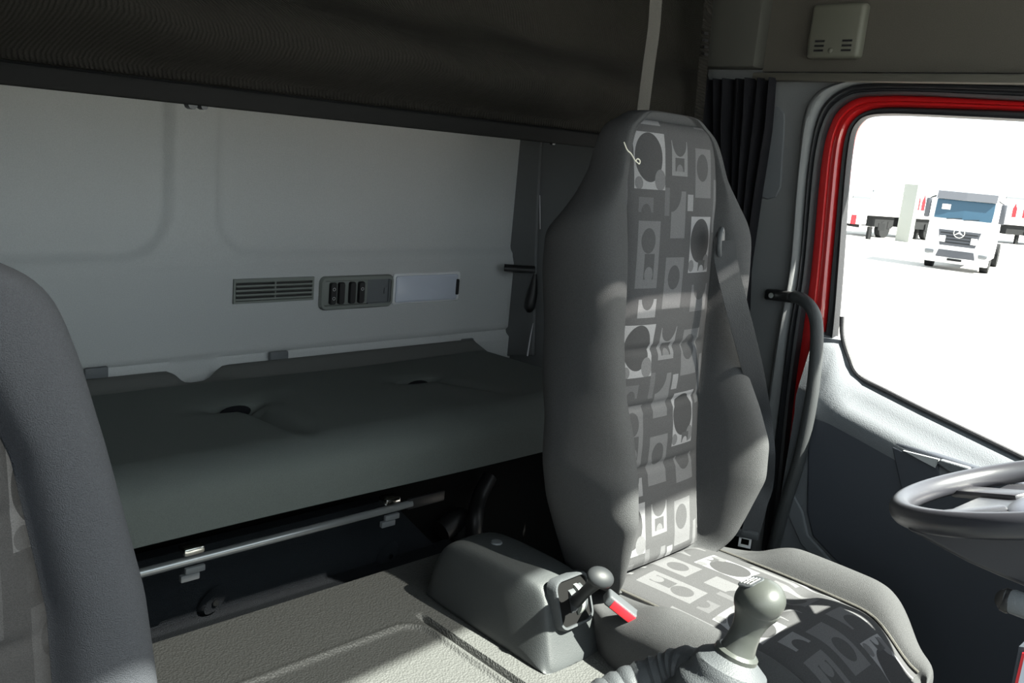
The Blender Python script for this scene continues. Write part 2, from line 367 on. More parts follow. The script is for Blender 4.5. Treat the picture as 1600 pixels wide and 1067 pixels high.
g = poly([onX(x, y, XD-.057) for x, y in ((1411, 704), (1467, 718), (1461, 731), (1440, 720))], (.012, 0, 0)); obj('lit_recess_lip', g, M['ledge'], hr)  # paler colour stands for light catching the top edge of the recess
g = poly([onX(x, y, XD-.060) for x, y in ((1463, 723), (1469, 718), (1514, 731), (1517, 740), (1500, 746), (1480, 736))], (.018, 0, 0)); obj('door_handle', g, M['door'], door, bev=.003)
g = poly([onX(x, y, XD-.05) for x, y in ((1238, 770), (1254, 800), (1262, 836), (1300, 878), (1345, 930), (1420, 1010), (1400, 1015), (1320, 930), (1250, 850), (1228, 800))], (.02, 0, 0)); obj('lower_trim', g, M['door'], door, bev=.004)

# pillar details
g = poly([onX(x, y, XD-.004) for x, y in ((1205, 166), (1216, 166), (1225, 176), (1226, 192), (1220, 292), (1212, 308), (1198, 312), (1186, 306), (1184, 294), (1190, 260))], (.006, 0, 0))
tag(obj('belt_slot_cover', g, M['mgrey'], bev=.003), 'grey elongated cover plate on the pillar beside the dark curtain', 'cover plate')

# grab handle
gh = thing('grab_handle', 'long curved grey grab handle on the pillar beside the red window frame', 'handle', onX(1205, 460, XD))
hp = catmull([onX(1236, 463, XD-.03), onX(1252, 467, XD-.045), onX(1268, 482, XD-.06), onX(1276, 510, XD-.065), onX(1274, 570, XD-.065), onX(1265, 640, XD-.065), onX(1248, 720, XD-.065), onX(1226, 790, XD-.065), onX(1208, 860, XD-.05), onX(1200, 920, XD-.03)], 6)
g = bmesh.new(); tube(g, hp, [.012]*2+[.0145]*(len(hp)-2), 16); obj('grip', g, M['console'], gh)
g = bmesh.new(); c = onX(1212, 461, XD-.012); d = (onX(1245, 465, XD-.03)-c)
obox(g, c+d*.35, d*.8, Vector((0, 0, .013)), Vector((.012, 0, 0)), .006, 3); br = obj('bracket', g, M['black'], gh)
g = bmesh.new(); tube(g, [c+Vector((-.010, 0, 0)), c+Vector((-.022, 0, 0))], .0065, 12); obj('screw', g, M['chrome'], br)

# detector box on the headliner
det = thing('detector_box', 'small square olive grey box with two sets of slots above the window', 'detector', onX(1310, 50, XD-.012))
c = onX(1311, 50, XD-.02); g = bmesh.new(); box(g, c+Vector((-.022, -.062, -.058)), c+Vector((.008, .062, .058)), .010, 4); hs = obj('housing', g, M['box'], det)
for sy in (-.034, .030):
    for k in range(3):
        q = c+Vector((-.0225, sy, -.022-.010*k)); obj('slot', bx(q-Vector((.001, .011, .0022)), q+Vector((.001, .011, .0022))), M['black'], hs, smooth=False)
g = bmesh.new(); q = c+Vector((-.022, .002, -.042)); bmesh.ops.create_uvsphere(g, u_segments=16, v_segments=10, radius=.006, matrix=Matrix.Translation(q) @ Matrix.Diagonal((.5, 1, 1, 1))); obj('button', g, M['box'], det)

# ------------------------------------------------------------------ dark pleated curtain
g = bmesh.new(); secs = []
rowsC = [(.0, (1098, 124), (1212, 122)), (.2, (1100, 200), (1204, 200)), (.45, (1112, 300), (1187, 300)), (.7, (1120, 420), (1170, 420)), (1, (1140, 640), (1165, 640))]
n = 64; grid = []
for j in range(25):
    t = j/24; a = lerp_table([(r[0], *r[1], *r[2]) for r in rowsC], t)
    A = onX(a[0], a[1], XD-.06); B = onX(a[2], a[3], XD-.04)
    grid.append([A.lerp(B, i/n)+Vector((-.022*math.sin(i/n*math.pi*2*6.5+.6*math.sin(t*3))*(.7+.3*math.cos(i*.9)), 0, 0)) for i in range(n+1)])
for r_ in grid: secs.append(r_+[p+Vector((.004, 0, 0)) for p in r_[::-1]])
loft(g, secs); tag(obj('curtain', g, M['curtain']), 'black pleated curtain gathered against the pillar behind the driver seat', 'curtain')

# ------------------------------------------------------------------ upper bunk with its hanging net
ub = thing('upper_bunk', 'dark folded upper bunk with sagging net fabric above the rear panel', 'bunk', (.8, 1.35, 1.33))
prof = [(1.345, 1.350), (1.350, 1.362), (1.340, 1.375), (1.300, 1.395), (1.268, 1.425), (1.262, 1.455), (1.278, 1.485), (1.312, 1.51), (1.330, 1.53), (1.322, 1.56), (1.31, 1.60), (1.32, 1.70), (1.35, 1.85)]
g = bmesh.new(); secs = []
for i in range(91):
    x = -.35+2.29*i/90; k = 1+.25*math.sin(x*2.3+.5)+.10*math.sin(x*7.1); s = []
    fall = sstep(1.55, 1.94, x)
    for q, (y, z) in enumerate(prof):
        dy = (1.35-y)*k*(1-.45*fall)
        wv = .004*math.sin(x*23+q*1.3)*min(1, q/3)
        dz = (.018*math.sin(x*3.1+1)*(q/12))+.006*math.sin(x*11+q)
        s.append(Vector((x, 1.35-dy+wv, z+(dz if q > 2 else 0))))
    s += [Vector((x, 1.52, 1.85)), Vector((x, 1.52, 1.35))]; secs.append(s)
loft(g, secs); obj('net', g, M['net'], ub, sub=1)
obj('hem', bx((-.35, 1.335, 1.322), (1.60, 1.360, 1.352), .006), M['hem'], ub)
obj('base_board', bx((-.35, 1.36, 1.335), (1.93, 1.93, 1.36)), M['hem'], ub)
g = bmesh.new()
for k, (x, y) in enumerate(((300, 163), (318, 166))):
    c = onY(x, y, 1.345); tube(g, [c+Vector((0, -.004, 0)), c+Vector((0, .012, 0))], .0075-.002*k, 10)
c = onY(308, 161, 1.345); box(g, c-Vector((.018, .005, .002)), c+Vector((.018, .012, .006)))
obj('catch', g, M['black'], ub)
g = bmesh.new(); c = onY(862, 217, 1.345); box(g, c-Vector((.05, .004, .002)), c+Vector((.04, .01, .006))); box(g, c+Vector((.0, -.004, -.012)), c+Vector((.008, .004, .0))); obj('end_catch', g, M['black'], ub)
# straps that hold it
def strap(name, pts, wid, m, label, cat, grp=None, wd=None):
    P = catmull(pts, 6); g = bmesh.new(); secs = []
    for i, p in enumerate(P):
        t = (P[min(i+1, len(P)-1)]-P[max(i-1, 0)]).normalized(); view = (wd or Vector((.5, .8, 0))).normalized(); s = t.cross(view).normalized()*wid/2; nn = s.cross(t).normalized()*.0009
        secs.append([p-s-nn, p-s*.5-nn*1.6, p-nn, p+s*.5-nn*1.6, p+s-nn, p+s+nn, p-s+nn])
    loft(g, secs); o = obj(name, g, m)
    if label: tag(o, label, cat, grp)
    return o
strap('webbing_strap', [Vector((onY(1031, -60, 1.20).x+.01, 1.205, 2.12)), onY(1031, -60, 1.20), onY(1022, 40, 1.20), onY(1014, 100, 1.20), onY(1004, 178, 1.20), onY(1001, 215, 1.22)], .026, M['strap'], 'light grey ribbed webbing strap hanging in front of the dark net', 'strap')
strap('webbing_strap', [Vector((onY(1112, -40, 1.26).x, 1.265, 2.12)), onY(1112, -40, 1.26), onY(1104, 40, 1.27), onY(1098, 110, 1.27), onY(1091, 190, 1.27), onY(1086, 240, 1.28)], .022, M['net'], 'darker strap behind the headrest, next to the pleated curtain', 'strap')
g = bmesh.new()
for k in range(4): c = onY(1102, 52+k*11, 1.262); obox(g, c, (.008, 0, 0), (0, .003, 0), (0, 0, .0026))
tag(obj('strap_buckle', g, M['black']), 'small black slotted buckle on the darker strap near the curtain top', 'buckle')

# ------------------------------------------------------------------ lower bunk
lb = thing('lower_bunk', 'grey upholstered lower bunk mattress below the rear panel', 'bunk', (.7, 1.6, .62))
xs = [-.34+.0115*i for i in range(183)]; XE = xs[-1]
g = bmesh.new(); top = {}
dimples = [((.875, 1.675), (.875, 1.40)), ((1.36, 1.675), (1.46, 1.42))]
nj = 120
for i, x in enumerate(xs):
    ex = sstep(1.74, 1.80, x)
    for j in range(nj+1):
        t = j/nj
        if t < .62: y = 1.86-(1.86-1.42)*t/.62; z = .722+.016*t/.62
        else:
            a = (t-.62)/.38*math.pi*.5; y = 1.42-.075*math.sin(min(a*1.6, math.pi/2)); z = .738-.118*(1-math.cos(a))**.9
        for (d0, d1) in dimples:
            dx, dy = x-d0[0], y-d0[1]
            z -= .075*math.exp(-(dx/.045)**4-(dy/.012)**4)
            z -= .016*math.exp(-(dx/.08)**2-(dy/.035)**2)
            u = (d0[1]-y)/(d0[1]-d1[1])
            if 0 < u < 1:
                xc = d0[0]+.01+(d1[0]-d0[0])*u; q = x-xc
                z -= .045*(1-u)*min(1, u*6)*(math.exp(-(q/.012)**2) if q < 0 else math.exp(-(q/.030)**2))
        z += .003*math.sin(x*6)*math.sin(y*9)
        z -= .02*ex
        top[i, j] = g.verts.new((x, y, z))
for i in range(len(xs)-1):
    for j in range(nj): g.faces.new((top[i, j], top[i+1, j], top[i+1, j+1], top[i, j+1]))
nb = [[g.verts.new((x, 1.86, .62)) for x in xs]]
for i in range(len(xs)-1):
    g.faces.new((top[i, nj], top[i+1, nj], nb[0][i+1], nb[0][i])); g.faces.new((nb[0][i], nb[0][i+1], top[i+1, 0], top[i, 0]))
for i in (0, len(xs)-1): g.faces.new([top[i, j] for j in range(nj+1)]+[nb[0][i]])
obj('mattress', g, M['mattress'], lb, angle=80)
for (d0, d1) in dimples:
    g = bmesh.new(); bmesh.ops.create_uvsphere(g, u_segments=20, v_segments=10, radius=1, matrix=Matrix.Translation((d0[0], d0[1]+.001, .708)) @ Matrix.Diagonal((.036, .008, .015, 1))); obj('dimple_shade', g, M['curtain'], lb)  # dark ellipsoid stands in for the shade deep in the dimple
g = bmesh.new(); secs = []
for x in [-.34+.015*i for i in range(142)]:
    zt = .735-.034*math.exp(-((x-.915)/.050)**4); zt -= .012*sstep(1.55, 1.6, x)*0
    secs.append([Vector((x, y, z)) for y, z in ((1.955, .66), (1.955, zt-.006), (1.95, zt), (1.935, zt), (1.925, zt-.005), (1.864, .712), (1.862, .66))])
loft(g, secs); obj('border', g, M['strip'], lb, bev=0)
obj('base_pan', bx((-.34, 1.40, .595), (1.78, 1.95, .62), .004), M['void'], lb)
for px, py, w_ in ((150, 582, .05), (435, 556, .052), (730, 535, .045)):
    c = onY(px, py, 1.955); tag(obj('bunk_clip', bx(c-Vector((w_/2, .006, .016)), c+Vector((w_/2, .006, .012)), .004), M['mgrey']),
        {150: 'grey clip on the rear ledge nearest the passenger seat', 435: 'grey clip on the rear ledge below the air vent', 730: 'dark clip on the rear ledge nearest the driver seat'}[px], 'clip', 'clips along the rear ledge')

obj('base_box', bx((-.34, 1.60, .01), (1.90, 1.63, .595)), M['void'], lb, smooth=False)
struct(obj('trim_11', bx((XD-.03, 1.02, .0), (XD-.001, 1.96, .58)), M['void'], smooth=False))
# rail and carpeted locker front under the bunk
bar = thing('bunk_support_bar', 'slim shiny horizontal bar running below the lower bunk', 'bar', (.8, 1.38, .555))
g = bmesh.new(); tube(g, [Vector((-.30, 1.385, .553)), Vector((1.13, 1.385, .553))], .0085, 12); obj('tube', g, M['steel'], bar)
g = bmesh.new(); obox(g, (1.17, 1.385, .553), (.05, 0, 0), (0, .004, 0), (0, 0, .012), .003); obj('end_plate', g, M['black'], bar)
for nx in (.645, 1.068):
    cl = obj('clip', bx((nx-.017, 1.366, .570), (nx+.020, 1.396, .584), .004), M['chrome'], bar)
    g = bx((nx-.012, 1.372, .533), (nx+.024, 1.380, .545), .002); box(g, (nx-.02, 1.372, .520), (nx+.014, 1.382, .533), .002); obj('lower_tab', g, M['mgrey'], cl)
lk = thing('locker_front', 'dark carpeted panel between the shiny bar and the tunnel', 'panel', (.6, 1.45, .36))
g = poly([Vector((-.30, 1.455, .36)), Vector((1.30, 1.455, .36)), Vector((1.16, 1.50, .515)), Vector((-.30, 1.50, .515))], (0, .03, 0)); obj('carpet_face', g, M['carpet'], lk)
for px, py in ((335, 940), (608, 868)):
    c = onY(px, py, 1.452); g = bmesh.new(); tube(g, [c+Vector((0, .01, 0)), c+Vector((0, -.003, -.001))], [.034, .026], 20, sq=.55); lug = obj('mount', g, M['carpet'], lk)
    g = bmesh.new(); q = c+Vector((.0, -.003, .0)); tube(g, [q, q+Vector((0, -.004, 0))], .006, 10); obj('bolt', g, M['chrome'], lug)
obj('locker_shelf', bx((-.30, 1.335, .33), (1.32, 1.475, .392), .006), M['carpet'], lk)
# dark pipes behind the seat in the gap
for (pp, r, lab) in (([onY(765, 745, 1.56), onY(748, 780, 1.54), onY(742, 820, 1.5), onY(742, 900, 1.5)], .02, 'glossy black hose in the gap left of the driver seat'),
                     ([onY(690, 830, 1.555), onY(722, 810, 1.555), onY(720, 860, 1.55), onY(720, 930, 1.55)], .028, 'black curved duct in the gap at the end of the bar')):
    g = bmesh.new(); tube(g, catmull(pp, 6), r, 12); tag(obj('hose', g, M['black']), lab, 'hose')

# ------------------------------------------------------------------ fittings on the rear panel
YF = YB-.008
def wq(px, py, d=0): return onY(px, py, YF-d)
vg = thing('air_vent', 'small rectangular slatted air vent on the rear panel', 'vent', wq(426, 450))
a, b = wq(364, 436), wq(488, 466); x0, x1, z0, z1 = a.x, b.x, b.z-.003, a.z
def frame(x0, x1, z0, z1, t, y0, y1, bev=.002):
    g = bmesh.new(); box(g, (x0, y0, z0), (x0+t, y1, z1)); box(g, (x1-t, y0, z0), (x1, y1, z1)); box(g, (x0+t, y0, z0), (x1-t, y1, z0+t)); box(g, (x0+t, y0, z1-t), (x1-t, y1, z1)); return g
obj('frame', frame(x0, x1, z0, z1, .005, YF-.006, YF+.002), M['vent'], vg, smooth=False)
obj('backing', bx((x0+.004, YF-.001, z0+.004), (x1-.004, YF+.001, z1-.004)), M['black'], vg, smooth=False)
for k in range(5):
    z = z0+.008+(z1-z0-.016)*k/4; g = bmesh.new(); obox(g, ((x0+x1)/2, YF-.004, z), ((x1-x0)/2-.005, 0, 0), (0, .0035, -.002), (0, 0, .0022)); obj('slat', g, M['vent'], vg, smooth=False)
obj('divider', bx(((x0+x1)/2-.0015, YF-.007, z0+.005), ((x0+x1)/2+.0015, YF, z1-.005)), M['vent'], vg, smooth=False)

sp = thing('switch_panel', 'grey rounded switch panel with four black rockers on the rear panel', 'switch panel', wq(553, 456))
a, b = wq(499, 432), wq(610, 480); cx, cz, W_, H_ = (a.x+b.x)/2, (wq(555, 430).z+wq(555, 481).z)/2, b.x-a.x, wq(555, 430).z-wq(555, 481).z
g = bmesh.new(); o1 = rrect(cx, cz, W_, H_, .016); o2 = rrect(cx, cz, W_-.006, H_-.006, .014); i1 = rrect(cx, cz, W_-.018, H_-.022, .007)
secs = [[Vector((x, YF+.002, z)) for x, z in o1], [Vector((x, YF-.006, z)) for x, z in o1], [Vector((x, YF-.011, z)) for x, z in o2], [Vector((x, YF-.011, z)) for x, z in i1], [Vector((x, YF-.004, z)) for x, z in i1]]
loft(g, secs); obj('bezel', g, M['mgrey'] if 0 else M['vent'], sp)
sw = obj('switch_plate', bx((cx-W_/2+.010, YF-.009, cz-H_/2+.012), (cx+.030, YF-.003, cz+H_/2-.012), .002), M['vent'], sp)
for k, px in enumerate((516, 529, 546, 560)):
    x = wq(px, 457).x; g = bmesh.new(); o_ = rrect(x, cz, .0195, H_-.030, .006)
    loft(g, [[Vector((p, YF-.008, q)) for p, q in o_], [Vector((p, YF-.015, q)) for p, q in o_], [Vector((x+(p-x)*.8, YF-.018, cz+(q-cz)*.92)) for p, q in o_]]); ro = obj('rocker_switch', g, M['black'], sp)
    if k in (0, 3):
        g = bmesh.new()
        for dz in ((-.012, .012) if k == 0 else (.010,)): tube(g, [(x+.004*math.cos(t*math.pi/4), YF-.0185, cz+dz+.004*math.sin(t*math.pi/4)) for t in range(9)], .0006, 5)
        obj('symbol', g, M['icon'], ro)
g = bmesh.new(); xx0, xx1 = cx+.032, cx+W_/2-.012
box(g, (xx0, YF-.0052, cz-H_/2+.012), (xx1, YF-.002, cz+H_/2-.012)); box(g, (xx1-.004, YF-.010, cz-H_/2+.012), (xx1, YF-.002, cz+H_/2-.012)); box(g, (xx0, YF-.010, cz-H_/2+.010), (xx1, YF-.002, cz-H_/2+.014)); obj('open_tray', g, M['mgrey'], sp, smooth=False)
g = bmesh.new(); box(g, (xx1-.018, YF-.008, cz-.008), (xx1-.008, YF-.004, cz+.008)); obj('tray_socket', g, M['mgrey'], sp, smooth=False)

rl = thing('reading_lamp', 'white rectangular reading lamp with black switch on the rear panel', 'lamp', wq(665, 449))
a, b = wq(614, 428), wq(715, 466); cx, cz = (a.x+b.x)/2, (wq(664, 424).z+wq(664, 474).z)/2; W_, H_ = b.x-a.x, .086
def rbox(cx, cz, W_, H_, r, y0, y1, inset):
    g = bmesh.new(); o1 = rrect(cx, cz, W_, H_, r); o2 = rrect(cx, cz, W_-inset*2, H_-inset*2, max(.001, r-inset*.6))
    loft(g, [[Vector((x, y0, z)) for x, z in o1], [Vector((x, (y0+y1*2)/3, z)) for x, z in o1], [Vector((x, y1, z)) for x, z in o2]]); return g
obj('housing', rbox(cx, cz, W_, H_, .008, YF+.002, YF-.006, .003), M['white'], rl)
obj('lamp_lens', rbox(cx-.003, cz, W_-.020, H_-.012, .006, YF-.004, YF-.012, .004), M['lens'], rl)
obj('lamp_switch', rbox(cx+W_/2-.016, cz-.0, .009, .046, .003, YF-.008, YF-.018, .002), M['black'], rl)

# black handle on a strap in the rear corner
hk = thing('release_handle', 'black hanging release handle in the corner left of the driver seat', 'handle', onY(815, 415, 1.9))
g = bmesh.new(); tube(g, [onY(788, 418, 1.93), onY(812, 420, 1.90), onY(836, 421, 1.87)], [.012, .013, .012], 10, sq=.8); obj('arm', g, M['black'], hk)
g = bmesh.new(); tube(g, catmull([onY(836, 428, 1.87), onY(833, 450, 1.87), onY(828, 475, 1.87), onY(826, 488, 1.87)], 4), [.006, .008, .010, .012, .014, .016, .017, .018, .018, .018, .016, .012, .006], 10); obj('grip', g, M['black'], hk)
# corner trim, with slivers of sunlight put in as thin white tubes
g = poly([onX(x, y, XD-.012) for x, y in ((806, 215), (845, 215), (838, 330), (832, 556), (780, 556), (792, 400))], (.011, 0, 0)); struct(obj('trim_9', g, M['pillar'], bev=.003))
g = bmesh.new(); tube(g, [onX(833, 505, XD-.02), onX(829, 525, XD-.02), onX(824, 556, XD-.02)], [.0008, .002, .0026], 6); 
tag(obj('sun_sliver', g, M['white']), 'lower, slanting sunlight line drawn as a white strip in the corner behind the driver seat', 'strip')
g = bmesh.new(); tube(g, [onX(843.5, 305, XD-.02), onX(844, 358, XD-.02)], .0012, 6)
tag(obj('sun_sliver', g, M['white']), 'upper, upright sunlight line drawn as a white strip in the corner behind the driver seat', 'strip')
struct(obj('trim_10', bx((XD-.07, 1.55, 1.0), (XD-.013, 1.62, 1.34), .01), M['pillar'])) if 0 else None

# ------------------------------------------------------------------ seats
def uvmap(o, f):
    me = o.data; l = me.uv_layers.new(name='UV')
    for lp in me.loops: l.data[lp.index].uv = f(me.vertices[lp.vertex_index].co)

def make_backrest(cx, tab, yfun, seams, fab, pat, parent, z_ins=(None, None), mirror=1):
    """tab rows: z, half width, panel half width, bolster depth, thickness"""
    g = bmesh.new(); secs = []
    zs = [r[0] for r in tab]
    Z = []
    for a, b in zip(zs, zs[1:]): n_ = max(1, round((b-a)/.022)); Z += [a+(b-a)*k/n_ for k in range(n_)]
    Z.append(zs[-1])
    for z in Z:
        w_, p, b, th = lerp_table(tab, z); y = yfun(z); h = []
        if w_ < p+.03: p_ = max(.01, w_-.03)
        else: p_ = p
        q = w_-p_
        half = [(0, -.010), (p_*.5, -.010), (p_-.008, -.010), (p_+.001, -.012), (p_+.003+q*.10, b*.45+.004), (p_+q*.30, b*.88), (p_+q*.52, b), (p_+q*.75, b*.93), (w_-q*.08, b*.65-.008), (w_, b*.2-.03*th/.12), (w_-.002, -th*.55), (w_-q*.18-.004, -th*.92), (p_, -th), (0, -th)]
        s = [Vector((cx+u, y-d, z)) for u, d in half]+[Vector((cx-u, y-d, z)) for u, d in half[-2:0:-1]]
        secs.append(s)
    def shrink(s, f, dz):
        c_ = sum(s, Vector())/len(s); return [Vector((c_.x+(p.x-c_.x)*f, c_.y+(p.y-c_.y)*f, p.z+dz)) for p in s]
    secs = [shrink(secs[0], .80, -.014)] + secs + [shrink(secs[-1], .86, .012), shrink(secs[-1], .55, .018)]
    loft(g, secs); body = obj('backrest', g, fab, parent, sub=2)
    # patterned centre panel
    g = bmesh.new(); V = {}; za, zb_ = z_ins; nz, nx = int((zb_-za)/.006), 30
    sm = [za]+list(seams)+[zb_]
    for j in range(nz+1):
        z = za+(zb_-za)*j/nz; w_, p, b, th = lerp_table(tab, z)
        p_ = min(p, max(.01, w_-.013))
        d = min(abs(z-q) for q in sm); pil = .0065*sstep(0, .012, d)+.003*sstep(.01, .05, d)-.001
        for i in range(nx+1):
            t = 2*i/nx-1; u = t*(p_-.001); e = (1-abs(t)**6)
            V[j, i] = g.verts.new((cx+u, yfun(z)+.006-(pil+.006)*e-.004*(1-t*t), z))
    for j in range(nz):
        for i in range(nx): g.faces.new((V[j, i], V[j, i+1], V[j+1, i+1], V[j+1, i]))
    r = bmesh.ops.extrude_face_region(g, geom=g.faces[:]); bmesh.ops.translate(g, verts=[e for e in r['geom'] if isinstance(e, bmesh.types.BMVert)], vec=(0, .006, 0))
    ins = obj('patterned_panel', g, pat, parent, angle=70); uvmap(ins, lambda c: (c.x-cx, c.z))
    return body, ins

DX = 1.380
drv = thing('driver_seat', 'driver seat with geometric patterned centre panel and integrated headrest', 'seat', (DX, .75, 0))
def yd(z): return .925+(z-.54)*.112+.012*math.sin((z-.54)*7)
tabD = [(.540, .188, .146, .040, .09), (.570, .204, .150, .065, .085), (.62, .226, .150, .088, .085), (.70, .256, .150, .122, .085), (.77, .268, .148, .122, .085), (.84, .252, .146, .100, .10), (.90, .240, .145, .070, .125), (1.0, .234, .142, .045, .14),
        (1.10, .248, .140, .040, .145), (1.17, .254, .140, .034, .135), (1.20, .246, .140, .026, .10), (1.24, .205, .146, .018, .09), (1.28, .170, .144, .010, .085), (1.32, .158, .140, .006, .08), (1.350, .146, .132, .004, .075), (1.366, .130, .118, 0, .07), (1.376, .110, .10, 0, .06)]
make_backrest(DX, tabD, yd, (.735, .855, .965), M['fabric'], M['pattern'], drv, (.548, 1.374))
# cushion
def make_cushion(cx, y0, y1, zt, fab, pat, parent):
    g = bmesh.new(); secs = []; n_ = 22
    for i in range(n_+1):
        t = i/n_; y = y0+(y1-y0)*t    # y0 back, y1 front
        fr = sstep(.72, 1, t); w_ = .268-.085*fr**1.6-.055*sstep(.30, .02, t); b = .036*(1-.75*fr)*(-.55+1.55*sstep(.16, .42, t)); z = zt-.050*fr**1.5+.012*math.sin(t*2.6)
        p = .155-.03*fr; q = w_-p; th = .13-.05*fr**2
        half = [(0, -.008), (p*.5, -.008), (p-.008, -.008), (p, -.012), (p+q*.12, b*.4), (p+q*.35, b*.9), (p+q*.6, b), (w_-q*.1, b*.4-.008), (w_, -.035), (w_-.008, -th*.75), (w_-.04, -th), (0, -th)]
        secs.append([Vector((cx+u, y, z+d)) for u, d in half]+[Vector((cx-u, y, z+d)) for u, d in half[-2:0:-1]])
    c_ = Vector((cx, y1, zt-.08)); last = secs[-1]; secs.append([c_+(p-c_)*.75+Vector((0, -.022, 0)) for p in last])
    loft(g, secs); body = obj('cushion', g, fab, parent, sub=2)
    g = bmesh.new(); V = {}; nj_, ni = 90, 30
    for j in range(nj_+1):
        t = .03+.955*j/nj_; y = y0+(y1-y0)*t; fr = sstep(.72, 1, t); z = zt-.050*fr**1.5+.012*math.sin(t*2.6); p = .155-.03*fr
        d = min(abs(t-q) for q in (.03, .56, .985)); pil = .010*sstep(0, .07, d)
        for i in range(ni+1):
            s = 2*i/ni-1; V[j, i] = g.verts.new((cx+s*p, y, z-.008+pil*(1-abs(s)**6)+.006*(1-s*s)))
    for j in range(nj_):
        for i in range(ni): g.faces.new((V[j, i], V[j, i+1], V[j+1, i+1], V[j+1, i]))
    r = bmesh.ops.extrude_face_region(g, geom=g.faces[:]); bmesh.ops.translate(g, verts=[e for e in r['geom'] if isinstance(e, bmesh.types.BMVert)], vec=(0, 0, -.012))
    ins = obj('patterned_panel', g, pat, parent, angle=70); uvmap(ins, lambda c: (c.x-cx, c.y*-1+3))
    for s in (-1, 1):
        g = bmesh.new(); pts = []
        for j in range(31):
            t = .03+.955*j/30; fr = sstep(.72, 1, t); pts.append((cx+s*(.157-.03*fr), y0+(y1-y0)*t, zt-.050*fr**1.5+.012*math.sin(t*2.6)-.004))
        tube(g, pts, .0025, 6); obj('piping', g, M['strap'], parent)
make_cushion(1.397, .965, .455, .535, M['fabric'], M['pattern'], drv)
obj('base', bx((DX-.13, .56, 0), (DX+.19, .93, .40), .02), M['void'], drv)
# belt outlet on the right shoulder and the buckle on the inner side
g = bmesh.new(); c = onY(1126, 379, yd(1.15)-.042)
for k in range(1): pass
ring = [Vector((c.x+.017*math.cos(a)-.004*math.sin(a), c.y+.008*math.cos(a), c.z+.026*math.sin(a))) for a in [2*math.pi*k/24 for k in range(25)]]
tube(g, ring, .005, 10, caps=False); bo = obj('belt_outlet', g, M['dgrey'], drv)
g = bmesh.new(); bmesh.ops.create_uvsphere(g, u_segments=16, v_segments=10, radius=1, matrix=Matrix.Translation(c+Vector((0, .004, 0))) @ Matrix.Diagonal((.017, .005, .026, 1))); obj('outlet_hole', g, M['black'], bo)
g = bmesh.new(); bc = onX(972, 950, 1.155); ax = Vector((.45, -.50, -.45)).normalized(); ay = Vector((.7, .7, 0)); ay = (ay-ax*ay.dot(ax)).normalized(); az = ax.cross(ay)
obox(g, bc, ax*.035, ay*.016, az*.010, .004, 3); bk = obj('buckle', g, M['dgrey'], drv)
g = bmesh.new(); obox(g, bc+ax*.002-ay*.0165, ax*.026, ay*.0016, az*.0075, .001); obj('release_button', g, M['redbtn'], bk)
# pale cord knotted on the headrest
g = bmesh.new(); yy = yd(1.34)-.02
tube(g, catmull([onY(975, 222, yy), onY(980, 234, yy-.004), onY(986, 240, yy-.003), onY(992, 250, yy-.004), onY(996, 254, yy-.004), onY(999, 256, yy-.004), onY(1000, 251, yy-.004), onY(996, 248, yy-.004), onY(993, 252, yy-.004)], 5), .0011, 6)
tag(obj('cord_loop', g, M['chalk']), 'thin pale cord with a tiny loop on the driver headrest', 'cord')

# seat belt
sb = thing('seat_belt', 'black seat belt hanging beside the right bolster of the driver seat', 'seat belt', (1.7, 1.0, .5))
o = strap('webbing', [c+Vector((.000, -.008, .005)), c+Vector((.006, -.012, -.03)), onY(1139, 430, .920), onY(1150, 475, .900), onY(1163, 525, .893), onY(1179, 590, .90), onY(1190, 650, .94), onX(1196, 710, 1.73), onX(1193, 760, 1.75), onX(1184, 790, 1.73), onX(1171, 838, 1.705)], .044, M['belt'], None, None, wd=Vector((.6, .8, 0)))
o.parent = sb; o.matrix_parent_inverse = sb.matrix_world.inverted()
c2 = onX(1166, 834, 1.70); side = Vector((.45, -.9, 0)).normalized()
g = bmesh.new(); obox(g, c2, side*.026, Vector((0, 0, .009)), side.cross(Vector((0, 0, 1)))*.006, .003); tg = obj('tongue_grip', g, M['dgrey'], sb)
g = bmesh.new(); zz = Vector((0, 0, 1)); nn = side.cross(zz)*.0012
for a, b, hh, vv in ((-.011, -.018, .0025, .013), (.011, -.018, .0025, .013)): obox(g, c2+side*a+zz*b, side*hh, zz*vv, nn)
obox(g, c2+zz*-.029, side*.0135, zz*.003, nn); obox(g, c2+zz*-.008, side*.0135, zz*.004, nn); obj('tongue', g, M['white'], tg, smooth=False)

# passenger seat (nearer, cut by the frame)
PX = .07
ps = thing('passenger_seat', 'passenger seat back in slate fabric at the left edge, cut by the frame', 'seat', (PX, .8, 0))
def yp(z): return .77+(z-.54)*.10
PW = .024
tabP = [(.50, .250, .15, .03, .11), (.6, .275, .15, .04, .12), (.75, .274, .15, .03, .12), (.85, .263, .148, .035, .12), (1.0, .232, .125, .030, .115), (1.08, .214, .095, .025, .11), (1.13, .198, .08, .018, .105), (1.155, .178, .07, .012, .10), (1.170, .14, .06, .008, .09), (1.185, .115, .06, .004, .08), (1.30, .11, .08, 0, .08), (1.35, .08, .06, 0, .06)]
tabP = [(a, b, min(c+PW, b-.02), d, e) for a, b, c, d, e in tabP]
make_backrest(PX, tabP, yp, (.66, .75, .83, .95), M['fabric_passenger'], M['pattern_p'], ps, (.52, 1.15))
make_cushion(PX, .82, .34, .50, M['fabric_passenger'], M['pattern_p'], ps)
obj('base', bx((PX-.19, .4, 0), (PX+.19, .78, .38), .02), M['void'], ps)

